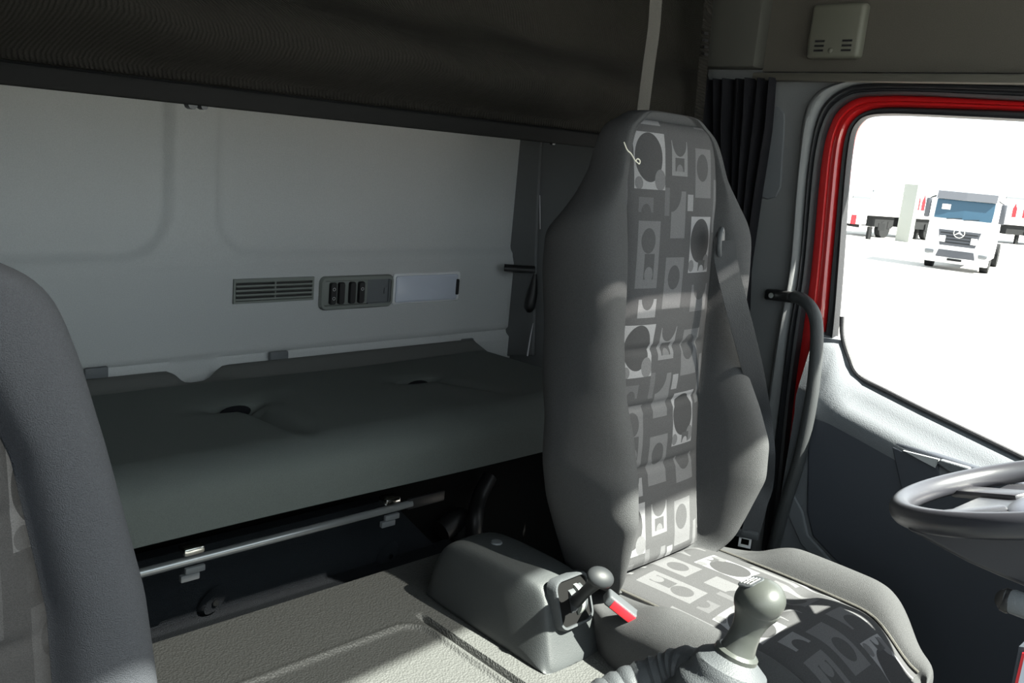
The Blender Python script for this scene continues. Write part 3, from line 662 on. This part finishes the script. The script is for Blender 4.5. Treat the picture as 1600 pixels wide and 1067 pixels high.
# ------------------------------------------------------------------ engine tunnel
tn = thing('engine_tunnel', 'dark grained engine tunnel cover between the seats', 'tunnel', (.8, .6, 0)); del tn['label']; del tn['category']
def tz(x, y):
    z = .45
    # raised rim and sunken field
    inx = min(.965-x, x-.40); iny = 1.145-y
    d = min(inx, iny)
    if inx < .05 and iny < .05: d = .05-math.hypot(.05-inx, .05-iny)
    z -= .004*sstep(0, .012, d); z += .003*math.exp(-(d/.005)**2)
    gx = abs(x-.980); z -= .016*sstep(.0085, .006, gx)*sstep(1.16, 1.14, y)
    return z
xs = [.32+.03*i for i in range(19)]+[.88+.0025*i for i in range(48)]+[1.0+.03*i for i in range(8)]+[1.225]
ysn = [-.1+.05*i for i in range(23)]+[1.06+.004*i for i in range(30)]+[1.19+.02*i for i in range(8)]
xs = sorted(set(round(v, 4) for v in xs)); ysn = sorted(set(round(v, 4) for v in ysn))
g = bmesh.new(); V = {}
for i, x in enumerate(xs):
    for j, y in enumerate(ysn): V[i, j] = g.verts.new((x, y, tz(x, y)))
for i in range(len(xs)-1):
    for j in range(len(ysn)-1): g.faces.new((V[i, j], V[i+1, j], V[i+1, j+1], V[i, j+1]))
be = [e for e in g.edges if e.is_boundary]
r = bmesh.ops.extrude_edge_only(g, edges=be); vs = [e for e in r['geom'] if isinstance(e, bmesh.types.BMVert)]
for v in vs:
    v.co.z = 0
    if v.co.x > 1.2: v.co.x += .03
cov = obj('cover', g, M['leather'], tn, angle=50)
# tunnel counts as part of the vehicle floor
tag(tn, 'dark grained engine tunnel cover in front of the lower bunk', 'engine cover')

# console with the small selector lever
cn = thing('console', 'dark grey console hump on the tunnel with a framed lever slot', 'console', (1.1, 1.0, .45))
def csec(y, x0, x1, zt, xb0, xb1, rr=.014):
    """cross section at y: base corners and rounded top"""
    z0 = .4502; zs = .452 
    return [Vector(p) for p in ((xb0, y, z0), (xb0+.002, y, zs), (x0-.002, y, zt-rr*1.6), (x0+rr*.35, y, zt-rr*.45), (x0+rr, y, zt-.001), ((x0+x1)/2, y, zt+.002), (x1-rr, y, zt-.001), (x1-rr*.35, y, zt-rr*.45), (x1+.002, y, zt-rr*1.6), (xb1-.002, y, zs), (xb1, y, z0))]
L = [(1.215, 1.05, 1.13, .452, 1.04, 1.14), (1.205, 1.045, 1.14, .50, 1.035, 1.15), (1.185, 1.04, 1.148, .555, 1.03, 1.155), (1.155, 1.038, 1.153, .582, 1.027, 1.158), (1.10, 1.042, 1.158, .588, 1.026, 1.162), (1.02, 1.048, 1.163, .587, 1.025, 1.168), (.955, 1.054, 1.168, .584, 1.025, 1.172), (.930, 1.056, 1.169, .574, 1.025, 1.174),
     (.915, 1.052, 1.170, .550, 1.025, 1.175), (.900, 1.046, 1.171, .515, 1.026, 1.176), (.886, 1.040, 1.170, .480, 1.028, 1.176), (.872, 1.034, 1.170, .452, 1.032, 1.172)]
g = bmesh.new(); loft(g, [csec(*l) for l in L]); obj('housing', g, M['console'], cn, sub=2)
# front face frame: centre, axes
fc = Vector((1.112, .9075, .550)); fu = Vector((1, 0, 0)); fv = Vector((0, .35, .94)).normalized(); fn = Vector((0, -.94, .35)).normalized()
g = bmesh.new(); A = rrect(0, 0, .088, .090, .018); B = rrect(0, 0, .076, .078, .014)
def P3(q, d, sx=1): return fc+fu*q[0]+fv*q[1]+fn*d
loft(g, [[P3(q, -.012) for q in A], [P3(q, .004) for q in A], [P3((q[0]*.95, q[1]*.95), .009) for q in A], [P3(q, .009) for q in B], [P3(q, .003) for q in B]]); obj('bezel', g, M['dgrey'], cn)
obj_ = obj('slot', poly([P3(q, .003) for q in B], fn*.0015), M['void'], cn)
g = bmesh.new()
for dx_, r_ in ((-.002, .026), (.016, .030)):
    tube(g, [fc+fu*(dx_-.007)+fn*-.012, fc+fu*(dx_+.007)+fn*-.012], r_, 24)
obj('rotor', g, M['dgrey'], cn)
g = bmesh.new(); tube(g, [fc+fu*.006+fn*-.010, fc+fu*.014+fn*-.010], .0305, 24); obj('bright_band', g, M['vent'], cn)
g = bmesh.new(); q = onY(909, 1022, .880); tube(g, [q+fn*-.004, q+fn*.004], [.010, .008], 16); obj('screw_cap', g, M['mgrey'], cn)
g = bmesh.new(); q = onZ(776, 848, .588); tube(g, [q+Vector((0, 0, -.003)), q+Vector((0, 0, .003))], [.012, .010], 16); obj('rear_cap', g, M['mgrey'], cn)
# selector lever
sl = thing('selector_lever', 'short selector lever with a mushroom knob sticking out of the console', 'lever', fc)
k0 = fc+fn*.012+fu*.0; k1 = onY(937, 903, .835)
g = bmesh.new(); d = k1-k0
tube(g, [k0, k0+d*.3, k0+d*.55, k0+d*.78, k0+d*.92, k0+d*1.0], [.012, .010, .010, .012, .015, .018], 16); obj('shaft', g, M['lever'], sl)
g = bmesh.new(); dn = d.normalized(); e1 = dn.orthogonal().normalized(); e2 = dn.cross(e1)
Mx = Matrix((e1*.019, e2*.024, dn*.013)).transposed().to_4x4(); Mx.translation = k1+dn*.002
bmesh.ops.create_uvsphere(g, u_segments=24, v_segments=14, radius=1, matrix=Mx); obj('knob', g, M['lever'], sl)

# ------------------------------------------------------------------ gear lever in the foreground
gl = thing('gear_lever', 'gear lever with shift pattern knob and ribbed boot in the foreground', 'gear lever', (.78, .52, .45))
kc = onX(1187, 938, .85); b0 = onX(1150, 1022, .835); b1 = onX(1128, 1075, .825)
b2 = onX(1085, 1190, .80)
g = bmesh.new(); ax = (kc-b0)
tube(g, catmull([b0, b0+ax*.25, b0+ax*.5, b0+ax*.75, b0+ax*.9], 4), [.021, .020, .019, .018, .0175, .017, .017, .0165, .017, .018, .019, .0205, .022, .024, .025, .026, .026], 20); obj('neck', g, M['knob'], gl)
# knob: egg lying towards the right
kd = (onX(1225, 948, .83)-onX(1150, 928, .87)).normalized(); ku = Vector((-.38, -.05, .92)); ku = (ku-kd*ku.dot(kd)).normalized(); kn = kd.cross(ku)
Mx = Matrix((kd*.031, ku*.0235, kn*.027)).transposed().to_4x4(); Mx.translation = kc
g = bmesh.new(); bmesh.ops.create_uvsphere(g, u_segments=32, v_segments=20, radius=1, matrix=Mx)
kb = obj('knob', g, M['knob'], gl)
tc_ = kc+ku*.0212-kd*.003
g = bmesh.new(); A = rrect(0, 0, .028, .024, .008)
loft(g, [[tc_+kd*x+kn*y-ku*.005 for x, y in A], [tc_+kd*x+kn*y+ku*.001 for x, y in A], [tc_+kd*x*.9+kn*y*.9+ku*.0016 for x, y in A]]); cp = obj('knob_cap', g, M['dgrey'], kb)
g = bmesh.new()
def seg(a, b): tube(g, [tc_+kd*a[0]+kn*a[1]+ku*.0018, tc_+kd*b[0]+kn*b[1]+ku*.0018], .0006, 5)
for x in (-.009, -.003, .003, .009): seg((x, -.007), (x, .007))
seg((-.009, 0), (.009, 0)); obj('shift_pattern', g, M['icon'], cp)
# collar and boot
bd = (b1-b0).normalized()
g = bmesh.new(); tube(g, [b0-bd*.006, b0-bd*.003, b0+bd*.003, b0+bd*.006], [.021, .0245, .0245, .021], 24); obj('collar', g, M['knob'], gl)
pts = []; rad = []
for i in range(41):
    t = i/40; p = b0.lerp(b1, t*1.0) if t < .3 else b0.lerp(b1, .3)+(b2-b0.lerp(b1, .3))*((t-.3)/.7); pts.append(p)
    rad.append(.022+.060*t+(.0022*math.sin(t*math.pi*14) if t > .35 else .0))
g = bmesh.new(); tube(g, pts, rad, 28); obj('boot', g, M['dgrey'], gl)
g = bmesh.new(); pl = catmull([b0.lerp(b2, .35)+Vector((0, 0, 0)), onX(1080, 1052, .84), onX(1040, 1062, .83), onX(985, 1082, .80), onX(930, 1110, .76)], 8)
tube(g, pl, [.030+.0015*math.sin(i*2.2) for i in range(len(pl))], 20); obj('bellows', g, M['dgrey'], gl)
gb = b2
g = bmesh.new(); box(g, (.62, .10, .4515), (.97, .60, .52), .02, 3); tag(obj('gear_console', g, M['dgrey']), 'dark console carrying the gear lever at the bottom edge', 'console')

# ------------------------------------------------------------------ steering wheel
stw = thing('steering_wheel', 'dark steering wheel at the right edge', 'steering wheel', (1.40, .28, .80))
wc = Vector((1.40, .28, .912)); wn = Vector((0, .40, 1.0)).normalized(); wx = Vector((1, 0, 0)); wy = wn.cross(wx)
g = bmesh.new(); R_ = .222; secs = []
for i in range(73):
    a = 2*math.pi*i/72; rd = wx*math.cos(a)+wy*math.sin(a)
    secs.append([wc+rd*(R_+.0155*math.cos(t)) + wn*(.0175*math.sin(t)) for t in [2*math.pi*k/16 for k in range(16)]])
loft(g, secs, cap=False); bmesh.ops.remove_doubles(g, verts=g.verts[:], dist=1e-5); obj('rim', g, M['wheel'], stw)
g = bmesh.new(); secs = []
for r_, h in ((.02, .012), (.06, .012), (.09, .006), (.105, -.01), (.10, -.05), (.07, -.08), (.03, -.09)):
    secs.append([wc+wn*(h-.018)+wx*r_*math.cos(t)*1.25+wy*r_*math.sin(t)*.85 for t in [2*math.pi*k/32 for k in range(32)]])
loft(g, secs); obj('hub_pad', g, M['hub'], stw)
for a in (math.radians(215), math.radians(325), math.radians(60), math.radians(120)):
    rd = wx*math.cos(a)+wy*math.sin(a); sd_ = wn.cross(rd); g = bmesh.new()
    obox(g, wc+rd*.155-wn*.015, rd*.07, sd_*.018, wn*.007, .005); obj('spoke', g, M['wheel'], stw)
g = bmesh.new(); tube(g, [wc-wn*.09, wc-wn*.16, wc-wn*.30, Vector((1.40, -.06, .58))], [.05, .075, .085, .09], 20); obj('column', g, M['doordark'], stw)
# instrument shroud beside the wheel
g = poly([onX(x, y, 1.22) for x, y in ((1410, 826), (1440, 842), (1510, 880), (1560, 902), (1640, 935), (1760, 960), (1760, 815), (1600, 825), (1480, 826))], (.36, -.02, 0)); 
obj('shroud', g, M['wheel'], dash, bev=.01)
g = bmesh.new(); tube(g, [onX(1572, 938, 1.20), onX(1577, 939, 1.20), onX(1583, 940, 1.20), onX(1640, 962, 1.20), onX(1720, 985, 1.22)], [.0135, .0145, .0155, .0150, .0150], 20)
stk = tag(obj('control_stalk', g, M['mgrey']), 'grey control stalk with black tip under the steering wheel', 'stalk')
g = bmesh.new(); tube(g, [onX(1564, 934, 1.198), onX(1567, 935.5, 1.20), onX(1577, 939.5, 1.20), onX(1580, 940.5, 1.20)], [.011, .0150, .0158, .0150], 20); obj('stalk_tip', g, M['black'], stk)
# sticker at the lower right corner
g = bmesh.new(); q = [onX(x, y, 1.15) for x, y in ((1597, 1020), (1584, 1075), (1640, 1085), (1650, 1030))]
st = tag(obj('sticker', poly(q, (.004, 0, 0)), M['redbtn'], smooth=False), 'sticker with red border at the bottom right corner', 'sticker')
q = [onX(x, y, 1.149) for x, y in ((1600, 1028), (1590, 1072), (1636, 1080), (1645, 1036))]; obj('sticker_face', poly(q, (.001, 0, 0)), M['lens'], st, smooth=False)
g = poly([onX(x, y, 1.154) for x, y in ((1578, 1082), (1592, 1010), (1660, 1020), (1700, 1200), (1560, 1200))], (.05, 0, 0)); obj('side_panel', g, M['doordark'], dash)

# ------------------------------------------------------------------ outside: vehicles on the yard
GZ = -1.7
def gpt(px, py): return onZ(px, py, GZ)
def truck():
    base = gpt(1488, 423); t = thing('tractor_truck', 'white truck facing the window, grey roof band, star on its grille', 'truck', (base.x, base.y, GZ))
    f = Vector((-base.x, -base.y, 0)).normalized(); ang = math.atan2(f.y, f.x)+math.radians(-6)
    f = Vector((math.cos(ang), math.sin(ang), 0)); s = Vector((-f.y, f.x, 0)); z = Vector((0, 0, 1))
    def P(a, d, h): return Vector((base.x, base.y, GZ)) - s*a + f*d + z*h      # a to the right of picture... sign set below
    S = 1.0
    def b_(bm, a0, a1, d0, d1, h0, h1, bev=0):
        c_ = P((a0+a1)/2, (d0+d1)/2, (h0+h1)/2); return obox(bm, c_, s*(a1-a0)/2, f*(d1-d0)/2, z*(h1-h0)/2, bev, 2)
    g = bmesh.new(); secs = []
    for h, dd, wd in ((.55, .05, 1.16), (1.0, .06, 1.18), (1.65, 0, 1.18), (1.95, -.06, 1.17), (2.75, -.28, 1.12), (2.95, -.42, 1.08), (3.0, -.6, 1.02)):
        secs.append([P(-wd, -2.2, h), P(-wd, dd-.18, h), P(-wd+.15, dd, h), P(0, dd+.06, h), P(wd-.15, dd, h), P(wd, dd-.18, h), P(wd, -2.2, h)])
    loft(g, secs); cab = obj('cab', g, M['truckwhite'], t)
    def face(a0, a1, h0, h1, inset=0, off=.03):
        def D(h): return lerp_table([(.55, .05), (1.0, .06), (1.65, 0), (1.95, -.06), (2.75, -.28), (2.95, -.42)], h)[0]
        return [P(a0+inset, D(h0)+off+.03, h0), P((a0+a1)/2, D(h0)+off+.06, h0), P(a1-inset, D(h0)+off+.03, h0), P(a1, D(h1)+off+.03, h1), P((a0+a1)/2, D(h1)+off+.06, h1), P(a0, D(h1)+off+.03, h1)]
    g = poly(face(-1.02, 1.02, 1.98, 2.70), -f*.05); obj('windscreen', g, M['glassblue'], t, smooth=False)
    g = poly(face(-1.05, 1.05, 2.72, 3.02, 0, .12), -f*.2); obj('roof_visor', g, M['truckgrey'], t, smooth=False)
    gr = obj('grille', poly(face(-.75, .75, .95, 1.55, .12, .02), -f*.04), M['truckgrey'], t, smooth=False)
    for k in range(4):
        g = poly(face(-.66, .66, 1.06+k*.12, 1.09+k*.12, 0, .045), -f*.03); obj('grille_bar', g, M['truckdark'], gr, smooth=False)
    for a in (-.56, .56): obj('plate', poly(face(a-.11, a+.11, 1.08, 1.32, 0, .07), -f*.03), M['truckwhite'], gr, smooth=False)
    cc = P(0, .14, 1.48); g = bmesh.new(); tube(g, [cc+(s*math.cos(q)+z*math.sin(q))*.19 for q in [2*math.pi*k/24 for k in range(25)]], .018, 8)
    for q in (90, 210, 330):
        q = math.radians(q); tube(g, [cc, cc+(s*math.cos(q)+z*math.sin(q))*.18], [.045, .006], 6)
    obj('star_emblem', g, M['chrome'], gr)
    obj('bumper_intake', poly(face(-.62, .62, .50, .78, -.08, .04), -f*.05), M['truckgrey'], t, smooth=False)
    for a in (-.95, .95): g = bmesh.new(); b_(g, a-.16, a+.16, -.02, .14, .60, .74, .02); obj('headlamp', g, M['lamp'], t)
    g = bmesh.new(); b_(g, -1.16, 1.16, -.2, .10, .28, .58, .03); obj('bumper', g, M['truckwhite'], t)
    obj('number_plate', poly(face(-.26, .26, .38, .47, 0, .08), -f*.02), M['truckdark'], t, smooth=False)
    for a in (-1.0, 1.0):
        g = bmesh.new(); c_ = P(a, -1.0, .5); tube(g, [c_-s*.15, c_+s*.15], .5, 24); obj('wheel', g, M['truckdark'], t)
        g = bmesh.new(); b_(g, a*1.32-.10, a*1.32+.10, -.35, -.15, 1.95, 2.70, .04); mr = obj('mirror', g, M['truckgrey'], t)
        g = bmesh.new(); c_ = P(a*1.32, -.25, 2.68); tube(g, [c_, P(a*1.1, -.3, 2.8)], .025, 6); obj('mirror_arm', g, M['truckdark'], mr)
    for a in (-.3, .3):
        g = bmesh.new(); c_ = P(a, .10, 1.97); tube(g, [c_-s*.25, c_+s*.3+z*.06], .015, 6); obj('wiper', g, M['truckdark'], t)
    g = bmesh.new(); b_(g, .50, .80, -.12, -.06, 2.32, 2.52)
    obj('document', g, M['truckwhite'], t, smooth=False)
    g = bmesh.new(); b_(g, -.5, .5, -6.5, -2.2, .6, .95); obj('chassis', g, M['truckdark'], t)
    g = bmesh.new(); c_ = P(0, -5.4, .5); tube(g, [c_-s*1.1, c_+s*1.1], .5, 24); obj('rear_axle', g, M['truckdark'], t)
    return t
truck()

def trailer(pl, pr_, ytop, ybot_l, depth_y, name, label, marks=(), lights=False, body_low=1.25, grp=None):
    """box trailer seen along its side; pl, pr_ are picture columns of its near side"""
    A = gpt(pl, ybot_l); B_ = gpt(pr_, depth_y)
    t = thing(name, label, 'trailer', (A.x, A.y, GZ), grp)
    s = (B_-A); Lh = s.length; s.normalize(); z = Vector((0, 0, 1)); n_ = Vector((s.y, -s.x, 0))
    if n_.dot(A) < 0: n_ = -n_
    top = lerp_table([(0, 0), (1, 1)], .5) and (onX(pl, ytop, A.x).z-GZ)
    c_ = A+s*Lh/2+n_*1.25
    def b_(a0, a1, d0, d1, h0, h1, bev=0):
        g = bmesh.new(); obox(g, A+s*(a0+a1)/2+n_*(d0+d1)/2+z*(h0+h1)/2, s*(a1-a0)/2, n_*(d1-d0)/2, z*(h1-h0)/2, bev); return g
    bd_ = obj('body', b_(0, Lh, 0, 2.5, body_low, top, .04), M['curtainwhite'], t)
    obj('roof_rail', b_(0, Lh, -.03, .05, top-.10, top+.02), M['lamp'], bd_)
    obj('chassis', b_(.6, Lh-.3, .15, 2.3, .62, body_low), M['truckdark'], t)
    k = Lh*.62
    for dx_ in (0, 1.3):
        if k+dx_ < Lh-.5:
            g = bmesh.new(); cc = A+s*(k+dx_)+n_*.1+z*.5; tube(g, [cc, cc+n_*.35], .5, 20); obj('wheel', g, M['truckdark'], t)
    obj('landing_leg', b_(1.6, 1.8, .3, .5, 0.0, .7), M['truckdark'], t); obj('side_guard', b_(2.0, max(2.4, k-.8), .08, .14, .55, .95), M['truckdark'], t)
    for a in marks:
        g = poly([A+s*(a+u)*1.0-n_*.02+z*(h) for u, h in ((-.16, 1.75), (.16, 1.75), (.16, 2.3), (0, 2.65), (-.16, 2.3))], n_*.03); obj('red_mark', g, M['tailred'], bd_, smooth=False)
    if lights:
        obj('tail_light', b_(.1, .4, -.06, .02, .8, 1.3), M['tailred'], t)
    return t
trailer(1352, 1400, 296, 371, 373, 'box_trailer', 'white box trailer beyond the yard, left of the grey upright body')
trailer(1411, 1475, 300, 374, 377, 'box_trailer', 'white box trailer with red arrow marks just left of the truck', marks=(.8, 1.3, ))
trailer(1558, 1680, 306, 380, 390, 'box_trailer', 'white box trailer with red arrow marks at the right of the window', marks=(.8, 1.6))
trailer(1322, 1349, 305, 372, 374, 'box_trailer', 'white vehicle rear with red tail light at the left edge of the window', lights=True, body_low=.8)
a = gpt(1398, 376); tag(obj('grey_container', bx((a.x, a.y-.0, GZ), (a.x+.5, a.y-.75, GZ+3.2)), M['vent'], smooth=False), 'narrow grey upright body between two white trailers', 'container')
